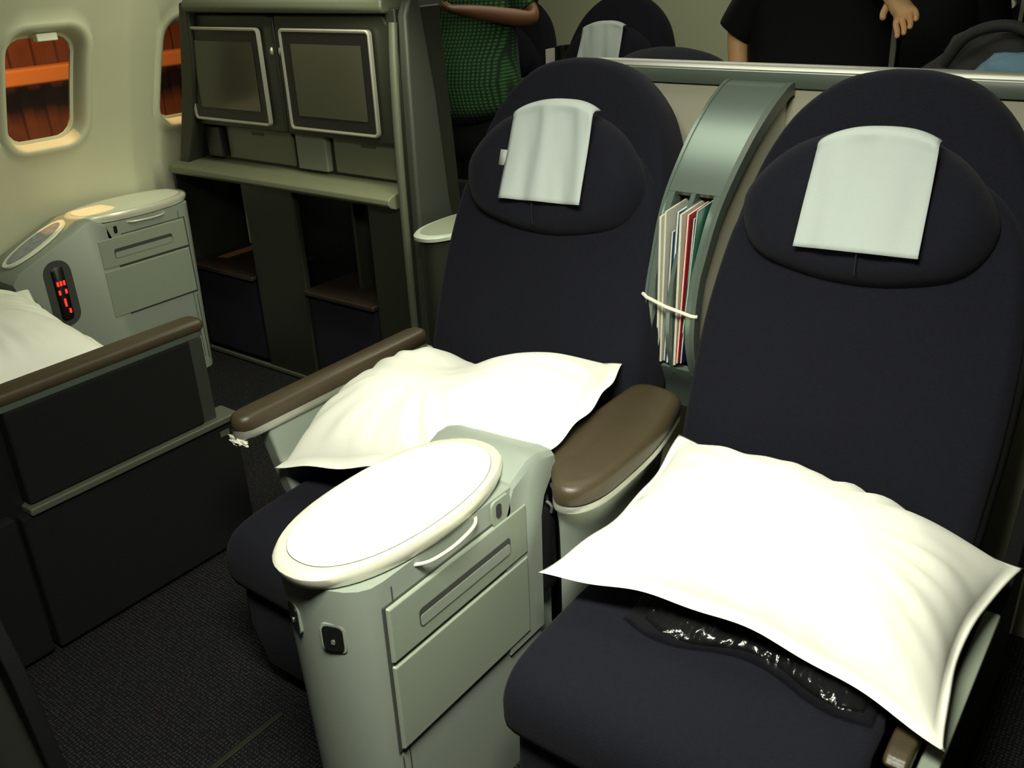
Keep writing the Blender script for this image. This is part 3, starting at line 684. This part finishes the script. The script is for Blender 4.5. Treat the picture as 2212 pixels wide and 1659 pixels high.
# near left corner: edge of another seat shell
root = empty('seat_side_shell', (-1.6, .42, 0), 'grey seat side shell cut off by the lower left corner', 'seat')
M['cornergrey'] = mat('corner_shell_grey', (.42, .43, .40), .6, var=.1)
prismy('shell_body', M['cornergrey'], [(-1.85, 0), (-1.405, 0), (-1.465, .222), (-1.527, .421), (-1.60, .60), (-1.85, .62)], .45, .472, root, bevel=.01)
prismy('edge_trim', M['black'], [(-1.403, 0), (-1.385, 0), (-1.44, .23), (-1.475, .42), (-1.56, .63), (-1.85, .66), (-1.85, .622), (-1.60, .602), (-1.525, .421), (-1.463, .222)], .446, .476, root, bevel=.004)
parent_keep(root)

# ------------------------------------------------------------------ screen shell
root = empty('screen_shell', (-2.65, 2.3, 0), 'tall dark green seat shell with two video screens by the window', 'seat shell')
yS = 2.20
# back carcass, sides, hood
def shell_x(z): # left edge follows the sidewall
    return -3.13-(1.42-z)*.22 if z > .7 else -3.29-(.7-z)*.10
box('lower_back', M['black'], -3.38, -2.12, 2.52, 2.56, 0, .80, root, bevel=0)
prismy('side_frame', M['shell'], [(-3.12, 1.42), (-3.07, 1.42), (-3.10, 1.20), (-3.16, .98), (-3.25, .80), (-3.33, .80), (-3.29, .85), (-3.20, 1.10)], yS-.03, 2.5, root, bevel=.008)
# upper surround panel with two doors meeting in the middle
def dwall(nm, x0, x1, z0, z1, y0, y1, mt, tilt=0, bev=.012): return prismy(nm, mt, [(x0, z0), (x1, z0), (x1-tilt, z1), (x0, z1)], y0, y1, root, bevel=bev)
for nm, poly in (('screen_door', [(-3.175, .985), (-2.652, .985), (-2.652, 1.375), (-2.70, 1.38), (-3.09, 1.38), (-3.12, 1.36)]), ('screen_door', [(-2.648, .985), (-2.125, .985), (-2.115, 1.0), (-2.115, 1.35), (-2.14, 1.38), (-2.648, 1.38)])):
    d = prismy(nm, M['shell'], poly, yS-.002, yS+.06, root, bevel=.010)
for k, x0, x1 in ((0, -3.147, -2.712), (1, -2.605, -2.180)):
    # screen frames: sheared a little, as the screens lean
    off = -.022 if k == 0 else -.010
    z0, z1 = 1.008, 1.338
    def FR(u, v, y, g=0):
        w = x1-x0; return (x0+g+(w-2*g)*u+off*(1-v)*0, y-.03*(1-v), z0+g+(z1-z0-2*g)*v)
    def rr(g, r, y, n=4): return [( (x0+x1)/2+(a), y, (z0+z1)/2+b) for a, b in rrect(0, 0, x1-x0-2*g, z1-z0-2*g, r, n)]
    scr = loft('video_screen', M['black'], [rr(.012, .012, yS), rr(.006, .012, yS-.014), rr(.010, .012, yS-.018), rr(.035, .008, yS-.016)], root, sharp=30)
    loft('screen_frame', M['frame'], [rr(0, .016, yS-.010), rr(0, .016, yS-.022), rr(.004, .014, yS-.025), rr(.010, .010, yS-.022), rr(.010, .010, yS-.010)], scr, cap0=False, cap1=False, sharp=35)
    loft('screen_glass', M['screen'], [rr(.048, .004, yS-.0165), rr(.048, .004, yS-.0185)], scr, smooth=False)
for x in (-2.672, -2.628):
    o = loft('latch', M['frame'], [[(x+a, y, 1.262+b) for a, b in superell(0, 0, s*.0065, s*.014, 2, 16)] for y, s in ((yS, 1), (yS-.006, .95), (yS-.009, .6))], root)
# hood above the doors (rounded lip)
prismx('hood', M['shellgrey'], [(2.17, 1.385), (2.155, 1.40), (2.16, 1.425), (2.19, 1.445), (2.45, 1.45), (2.45, 1.385)], -3.09, -2.10, root, bevel=.010)
prismx('upper_back', M['shell'], [(2.26, .80), (2.44, .80), (2.44, 1.40), (2.26, 1.40)], -3.10, -2.12, root, bevel=.004)
# recessed back panels above the shelf
for x0, x1, mt in ((-3.065, -2.69, 'shelf'), (-2.655, -2.50, 'shelf2'), (-2.475, -2.130, 'shelf')):
    M.setdefault('shelf2', mat('recess_panel', (.17, .19, .145), .5))
    p_ = box('recess_panel', M[mt], x0, x1, yS+.045 if mt == 'shelf' else yS+.03, 2.27, .855, .985, root, bevel=.006)
    if mt == 'shelf':
        xm = (x0+x1)/2; box('vent_slot', M['groove'], xm-.035, xm+.035, yS+.0435, yS+.046, .955, .963, p_, bevel=0)
box('recess_wall', M['shell'], -3.12, -2.12, 2.255, 2.27, .82, .99, root, bevel=0)
box('niche', M['black'], -3.165, -3.075, yS+.02, 2.26, .86, .975, root, bevel=.004)
# shelf with rolled front edge
sh = [(2.115, .795), (2.105, .806), (2.108, .822), (2.125, .832), (2.16, .838), (2.27, .850), (2.27, .790), (2.14, .785)]
prismx('shelf', M['shelf'], [(a+.02, b) for a, b in sh], -3.315, -2.115, root, bevel=.004)
# lower front: panels between two foot wells
box('front_panel', M['shell'], -2.955, -2.665, yS-.01, yS+.02, .0, .79, root, bevel=.008)
box('front_panel', M['shell'], -2.285, -2.115, yS-.01, yS+.02, .0, .79, root, bevel=.008)
box('front_panel', M['shell'], -3.395, -3.375, yS-.01, yS+.3, .0, .79, root, bevel=.004)
box('well_side', M['shell'], -2.485, -2.470, yS+.10, yS+.3, .40, .79, root, bevel=.003)
for x0, x1 in ((-3.375, -2.955), (-2.665, -2.285)):
    M.setdefault('dbrown', mat('dark_brown_leather', (.018, .011, .007), .5)); ft = box('foot_rest', M['dbrown'], x0+.005, x1-.005, yS-.03, yS+.30, .385, .405, root, bevel=.006)
    box('foot_rest_cushion', M['navyft'] if 'navyft' in M else M['navy'], x0+.01, x1-.01, yS-.01, yS+.28, .03, .385, root, bevel=.02)
box('kick_strip', M['ledge'], -3.36, -2.12, yS-.018, yS, .006, .022, root, bevel=.003)
# right wing of the shell: widens towards the floor
prof = [(2.18, 0), (2.18, .80), (2.185, 1.20), (2.195, 1.38), (2.22, 1.43), (2.26, 1.44), (2.31, 1.15), (2.345, .78), (2.46, .3), (2.52, 0)]
loft('side_wing', M['shellside'], [[(x, y, z) for y, z in prof] for x in (-2.075, -2.035)], root, bevel=.012)
tube('wing_edge', M['shellgrey'], spline([(-2.082, 2.168, .06), (-2.085, 2.165, .5), (-2.085, 2.165, .9), (-2.08, 2.17, 1.2), (-2.08, 2.185, 1.36)], 5), .014, root)
prismx('wing_inner', M['shell'], [(2.19, 0), (2.5, 0), (2.4, 1.40), (2.19, 1.40)], -2.118, -2.076, root, bevel=.006)
parent_keep(root)
# small oval side table edge beside the left seatback (console of the row behind)
root = empty('side_console', (-1.95, 2.2, 0), 'small grey console top showing between the screen shell and left seatback', 'console')
def ov(s, z, cxx=-1.90, cyy=2.22): return [(x, y, z) for x, y in superell(cxx, cyy, .085*s, .19*s, 2.3, 40)]
loft('table_rim', M['grey'], [ov(.9, .735), ov(1, .742), ov(1, .752), ov(.96, .757)], root, cap1=True)
loft('table_top', M['shelf2'], [ov(.86, .755), ov(.85, .7585)], root)
loft('console_body', M['shell'], [ov(.8, 0), ov(.85, .5), ov(.88, .735)], root)
parent_keep(root)

# ------------------------------------------------------------------ things between the far seats
root = empty('seat_console', (-2.66, 3.75, 0), 'far console between the two window-side seats in the row behind', 'console')
box('console_body', M['shellgrey'], -2.668, -2.648, 3.6, 4.2, 0, 1.0, root, bevel=.004)
box('divider_post', M['shelf'], -2.668, -2.658, 3.86, 3.90, 1.0, 1.10, root, bevel=.003)
box('dark_pocket', M['black'], -2.656, -2.640, 3.88, 3.95, 1.0, 1.115, root, bevel=.003)
box('white_card', M['paper'], -2.646, -2.640, 3.80, 3.87, 1.0, 1.110, root, bevel=.001)
box('dark_pocket', M['black'], -2.634, -2.606, 3.90, 3.96, 1.0, 1.118, root, bevel=.003)
parent_keep(root)
# galley panel details at the far wall
o = box('wall_cabinet', M['shellside'], -2.28, -1.75, 4.6, 5.2, 0, 1.95, bevel=.02); tag(o, 'dark grey-green cabinet against the far cabin wall', 'cabinet')

# ------------------------------------------------------------------ people
def skin_mesh(name, mtl, chains, parent=None, sub=2):
    """chains: list of [(point, radius) or (point,(rx,ry))...]; points that coincide are merged"""
    me = bpy.data.meshes.new(name); verts = []; rad = []; edges = []; idx = {}
    def vid(p, r):
        k = tuple(round(c, 4) for c in p)
        if k not in idx: idx[k] = len(verts); verts.append(p); rad.append(r if isinstance(r, tuple) else (r, r))
        return idx[k]
    for ch in chains:
        ids = [vid(p, r) for p, r in ch]
        for a, b in zip(ids[:-1], ids[1:]):
            if a != b: edges.append((a, b))
    me.from_pydata(verts, edges, []); me.update()
    o = link(name, me, mtl, parent, smooth=False)
    md = o.modifiers.new('skin', 'SKIN'); md.use_smooth_shade = True
    for i, r in enumerate(rad): me.skin_vertices[0].data[i].radius = r
    for i in range(len(verts)): me.skin_vertices[0].data[i].use_root = (i == 0)
    s = o.modifiers.new('sub', 'SUBSURF'); s.levels = sub; s.render_levels = sub
    return o
def head_mesh(parent, c, yaw, skinm):
    """head with nose, eyes, mouth, ears and hair"""
    rot = Matrix.Rotation(yaw, 3, 'Z'); c = Vector(c)
    bm = bmesh.new(); bmesh.ops.create_uvsphere(bm, u_segments=32, v_segments=24, radius=1)
    for v in bm.verts:
        x, y, z = v.co; s = 1 - .22*max(0, -z)**1.5
        X, Y_, Z = x*.074*s, y*.095*(1-.12*max(0, -z)), z*.118
        if y < -.3:
            Y_ -= .020*math.exp(-((x/.16)**2+((z+.10)/.16)**2)); Y_ += .010*math.exp(-(((abs(x)-.40)/.18)**2+((z-.10)/.13)**2))
            Y_ -= .006*math.exp(-((x/.28)**2+((z+.42)/.09)**2)); Y_ -= .006*math.exp(-((x/.3)**2+((z+.75)/.15)**2))
        v.co = rot @ Vector((X, Y_, Z))+c
    h = bm_obj('head', bm, skinm, parent, sharp=180)
    for sx in (-1, 1):
        bm = bmesh.new(); bmesh.ops.create_uvsphere(bm, u_segments=12, v_segments=8, radius=.011, matrix=Matrix.Translation(c+rot @ Vector((sx*.030, -.080, .012))))
        bm_obj('eye', bm, M['paper'], h, sharp=180)
        bm = bmesh.new(); bmesh.ops.create_uvsphere(bm, u_segments=12, v_segments=8, radius=1)
        for v in bm.verts: v.co = c+rot @ Vector((sx*.076+v.co.x*.007, .005+v.co.y*.017, v.co.z*.030-.005))
        bm_obj('ear', bm, skinm, h, sharp=180)
    bm = bmesh.new(); bmesh.ops.create_uvsphere(bm, u_segments=28, v_segments=20, radius=1)
    for v in bm.verts:
        x, y, z = v.co
        k = 1.0 if (z > .45 or y > .1) else .80
        v.co = c+rot @ Vector((x*.081*k, (y*.102*k)+.006, z*.122*k+.006))
    bm_obj('hair', bm, M['hair'], h, sharp=180)
    return h
def hand(chains, wrist, direction, palm_n, side, curl=.5, s=1.0):
    """five fingers from a palm; adds chains for one continuous skinned surface"""
    d = Vector(direction).normalized(); n = Vector(palm_n).normalized(); a = d.cross(n).normalized()*side
    w_ = Vector(wrist); palm = w_+d*.05*s
    chains.append([(tuple(w_), (.024*s, .018*s)), (tuple(palm), (.036*s, .016*s)), (tuple(palm+d*.025*s), (.036*s, .014*s))])
    root_p = palm+d*.025*s
    for k, (off, ln) in enumerate(((-.030, .064), (-.010, .075), (.010, .070), (.029, .055))):
        p0 = root_p+a*off*s+d*.018*s; q = p0; ch = [(tuple(root_p), (.036*s, .014*s)), (tuple(p0), .0095*s)]
        ang = 0
        for j, f in enumerate((.45, .32, .23)):
            ang += curl*(.7+.15*k/3); q = q+(d*math.cos(ang)+n*math.sin(ang))*ln*f*s; ch.append((tuple(q), (.0088-.0008*j)*s))
        chains.append(ch)
    t0 = w_+d*.022*s-a*.024*s; t1 = t0+(d*.6-a*.7+n*.25).normalized()*.032*s; t2 = t1+(d*.8-a*.25+n*.45).normalized()*.028*s
    chains.append([(tuple(w_), (.024*s, .018*s)), (tuple(t0), .0125*s), (tuple(t1), .0105*s), (tuple(t2), .009*s)])
def person(cx, cy, label, skinm, shirtm, trousm, fwd, arms, width=1.0, height=1.74, belly=0, sleeve=1.0, hem=.895):
    root = empty('person', (cx, cy, 0), label, 'person')
    f = Vector(fwd).normalized(); s = Vector((-f.y, f.x, 0)); k = height/1.74   # s: the person's left
    O = Vector((cx, cy, 0))
    def W(a, b, z): return tuple(O+s*a+f*b+Vector((0, 0, z*k)))
    pel = W(0, 0, .95)
    torso = [(pel, (.12*width, .08)), (W(0, .01, 1.08), (.135*width, .10)), (W(0, 0, 1.25), (.145*width, .10)), (W(0, -.01, 1.40), (.11, .075)), (W(0, 0, 1.48), (.055, .055)), (W(0, .01, 1.56), (.05, .05))]
    chains = [torso]
    for sx in (-1, 1):
        chains.append([(pel, (.12*width, .08)), (W(sx*.10*width, 0, .84), .070), (W(sx*.11, .02, .48), .058), (W(sx*.11, -.01, .10), .040), (W(sx*.115, .02, .05), .036), (W(sx*.12, .14, .035), .030)])
    for sd, pts in arms.items():
        sx = 1 if sd == 'left' else -1
        sh = W(sx*.185*width, -.01, 1.39)
        chains.append([(W(0, -.01, 1.40), (.11, .075)), (sh, .052), (tuple(pts[0]), .040), (tuple(pts[1]), .026)])
        e, w_ = Vector(pts[0]), Vector(pts[1]); hand(chains, pts[1], (w_-e), pts[2], pts[3], curl=.55)
    skin_mesh('body', skinm, chains, root)
    head_mesh(root, W(0, .03, 1.64), math.atan2(-f.x, f.y)+PI, skinm)
    # shirt: torso and sleeves, a little looser; wrinkled outline
    n = 40; rings = []
    for z, rx, ry, dy in ((hem, .200, .150, .02), (.90, .206, .155, .02), (.96, .212, .160+belly*.6, .02), (1.04, .210, .160+belly, .02), (1.12, .205, .155+belly*.8, .02), (1.22, .205, .145, .01), (1.33, .212, .128, 0), (1.40, .19, .105, -.01), (1.45, .12, .085, -.01), (1.49, .075, .07, 0)):
        rings.append([W(rx*width*(1+.02*math.sin(a*5+z*20))*math.copysign(abs(math.cos(a))**.85, math.cos(a)), dy+ry*math.copysign(abs(math.sin(a))**.85, math.sin(a)), z+.012*math.sin(a*3)*(z < .95)) for a in (2*PI*i/n for i in range(n))])
    loft('shirt', shirtm, rings, root, sharp=180)
    for sd, pts in arms.items():
        sx = 1 if sd == 'left' else -1
        sh = Vector(W(sx*.17*width, -.01, 1.385)); e = Vector(pts[0]); w_ = Vector(pts[1])
        if len(pts) > 4: pp = spline([sh, (sh+e)/2, e, (e+w_)/2, w_-(w_-e)*.08], 4)
        elif sleeve >= 1: pp = spline([sh, (sh+e)/2+Vector((0, 0, .004)), e, e+(w_-e)*(sleeve-1)*.8+(e-sh)*.001], 4)
        else: pp = spline([sh, sh+(e-sh)*sleeve*.5, sh+(e-sh)*sleeve], 4)
        tube('sleeve', shirtm, pp, lambda t: .082-.026*t, root, n=16)
    loft('trouser_waist', trousm, [[W(rx*width*math.cos(a), ry*math.sin(a), z) for a in (2*PI*i/28 for i in range(28))] for z, rx, ry in ((.74, .165, .10), (.82, .182, .125), (.92, .180, .13), (1.02, .165, .12))], root, sharp=180)
    for sx in (-1, 1):
        rg = []
        for z, r, off, dy in ((.95, .125, .075, 0), (.84, .112, .095, 0), (.66, .092, .105, .005), (.48, .078, .11, .015), (.28, .072, .11, 0), (.09, .070, .112, 0)):
            rg.append([W(sx*off*width+r*math.cos(a), dy+r*1.05*math.sin(a), z) for a in (2*PI*i/20 for i in range(20))])
        loft('trouser_leg', trousm, rg, root, sharp=180)
        tx = [W(sx*.115+.048*math.cos(a), .05+.135*math.sin(a), 0) for a in (2*PI*i/20 for i in range(20))]
        loft('shoe', M['black'], [tx, [(p[0], p[1], .035) for p in tx], [(O.x+s.x*sx*.115+(p[0]-O.x-s.x*sx*.115)*.75, O.y+s.y*sx*.115+(p[1]-O.y-s.y*sx*.115)*.75, .085) for p in tx]], root)
    parent_keep(root); return root
# man in the green shirt looking down at a small camera held in both hands
fg = Vector((.45, -1, 0)).normalized()
gx, gy = -2.535, 3.05
def G_(a, b, z): s = Vector((-fg.y, fg.x, 0)); return tuple(Vector((gx, gy, 0))+s*a+fg*b+Vector((0, 0, z)))
person(gx, gy, 'person in a green checked shirt and dark trousers holding a small camera', M['skin'], M['shirt'], M['darkcloth'], fg,
       {'right': (G_(-.30, .02, 1.29), G_(-.11, .24, 1.375), (0, 0, 1), 1), 'left': (G_(.31, .02, 1.29), G_(.09, .24, 1.345), (0, 0, 1), -1)}, width=1.12, height=1.80, belly=.045, sleeve=.72, hem=.925)
o = empty('compact_camera', G_(0, .33, 1.40), 'small camera held in both hands by the person in green', 'camera')
c_ = Vector(G_(0, .33, 1.43))
b_ = box('camera_body', M['black'], -.05, .05, -.014, .014, -.032, .032, o, bevel=.006); b_.location = (0, 0, .03); b_.rotation_euler = (0, 0, math.atan2(fg.x, -fg.y))
t_ = tube('lens', M['metal'], [(0, -.014, 0), (0, -.035, 0)], .020, b_, n=20)
# person in black behind the privacy wall, forearm bare, hand raised
fd = Vector((.25, -1, 0)).normalized(); px_, py_ = -1.08, 3.12
def D_(a, b, z): s = Vector((-fd.y, fd.x, 0)); return tuple(Vector((px_, py_, 0))+s*a+fd*b+Vector((0, 0, z)))
person(px_, py_, 'person in loose black clothes standing behind the privacy wall', M['skin2'], M['darkcloth'], M['darkcloth'], fd,
       {'right': (D_(-.285, -.01, 1.27), D_(-.245, .05, 1.03), (1, 0, 0), 1), 'left': ((-.93, 3.02, 1.52), (-.83, 2.93, 1.395), (0, -1, .1), -1, 'long')}, width=1.12, height=1.76, belly=.03, sleeve=1.0)
# second dark figure further right
px2, py2 = -.92, 3.66
fe = Vector((0, -1, 0))
person(px2, py2, 'person in dark navy clothes standing beside the raised hand', M['skin2'], M['darkcloth'], M['darkcloth'], fe,
       {'right': ((px2-.24, py2-.02, 1.15), (px2-.20, py2-.2, .98), (1, 0, 0), 1), 'left': ((px2+.24, py2-.02, 1.15), (px2+.2, py2-.2, .98), (-1, 0, 0), -1)}, width=1.0, height=1.72)
# strap hanging between them
o = prismy('hanging_strap', M['strap'], [(-.823, 1.06), (-.797, 1.06), (-.806, 1.13), (-.806, 1.25), (-.812, 1.30), (-.824, 1.30), (-.822, 1.20), (-.820, 1.13)], 2.93, 2.94, bevel=.002)
tag(o, 'narrow grey strap hanging in front of the dark clothed people', 'strap')
# bag and pale blue cloth on the ledge behind the wall, far right
def lump(name, mt, c, r, seed, amp=.25, flat=1):
    bm = bmesh.new(); bmesh.ops.create_icosphere(bm, subdivisions=4, radius=1)
    for v in bm.verts:
        k = 1+amp*noise.noise(v.co*1.6+Vector((seed, 0, 0)))+amp*.4*noise.noise(v.co*4+Vector((seed, 3, 0)))
        v.co = Vector((v.co.x*r[0]*k, v.co.y*r[1]*k, max(v.co.z, -.75)*r[2]*k))+Vector(c)
    return bm_obj(name, bm, mt, sharp=180)
o = empty('row_table', (-.35, 2.72, 0), 'dark ledge behind the privacy wall carrying the bag', 'ledge')
box('ledge_top', M['shell'], -.75, .10, 2.5, 2.95, 1.06, 1.09, o, bevel=.01); box('ledge_base', M['shell'], -.72, .08, 2.55, 2.9, 0, 1.06, o, bevel=.01); parent_keep(o)
o = lump('soft_bag', M['bag'], (-.48, 2.72, 1.20), (.18, .13, .13), 2.2); tag(o, 'soft dark grey bag lying on the ledge at the upper right', 'bag')
hnd = tube('bag_handle', M['bag'], spline([(-.60, 2.62, 1.24), (-.55, 2.60, 1.31), (-.47, 2.60, 1.335), (-.40, 2.60, 1.31), (-.37, 2.62, 1.24)], 6), .014, o)
o = lump('folded_cloth', M['bluecloth'], (-.40, 2.55, 1.215), (.12, .06, .07), 5.1, .2); tag(o, 'pale blue cloth beside the dark bag at the right edge', 'cloth')
# dark trolley with two white knobs behind, top right corner
root = empty('galley_trolley', (-.5, 4.3, 0), 'dark galley trolley with two round white knobs at the top right', 'trolley')
box('trolley_body', M['black'], -.90, -.35, 4.1, 4.7, 0, 1.6, root, bevel=.01)
for x in (-.825, -.690): box('trim_post', M['frame'], x-.008, x+.008, 4.085, 4.10, .9, 1.6, root, bevel=.003)
for x in (-.775, -.729): tube('knob', M['table'], [(x, 4.10, 1.287), (x, 4.07, 1.287)], .016, root, n=18)
parent_keep(root)
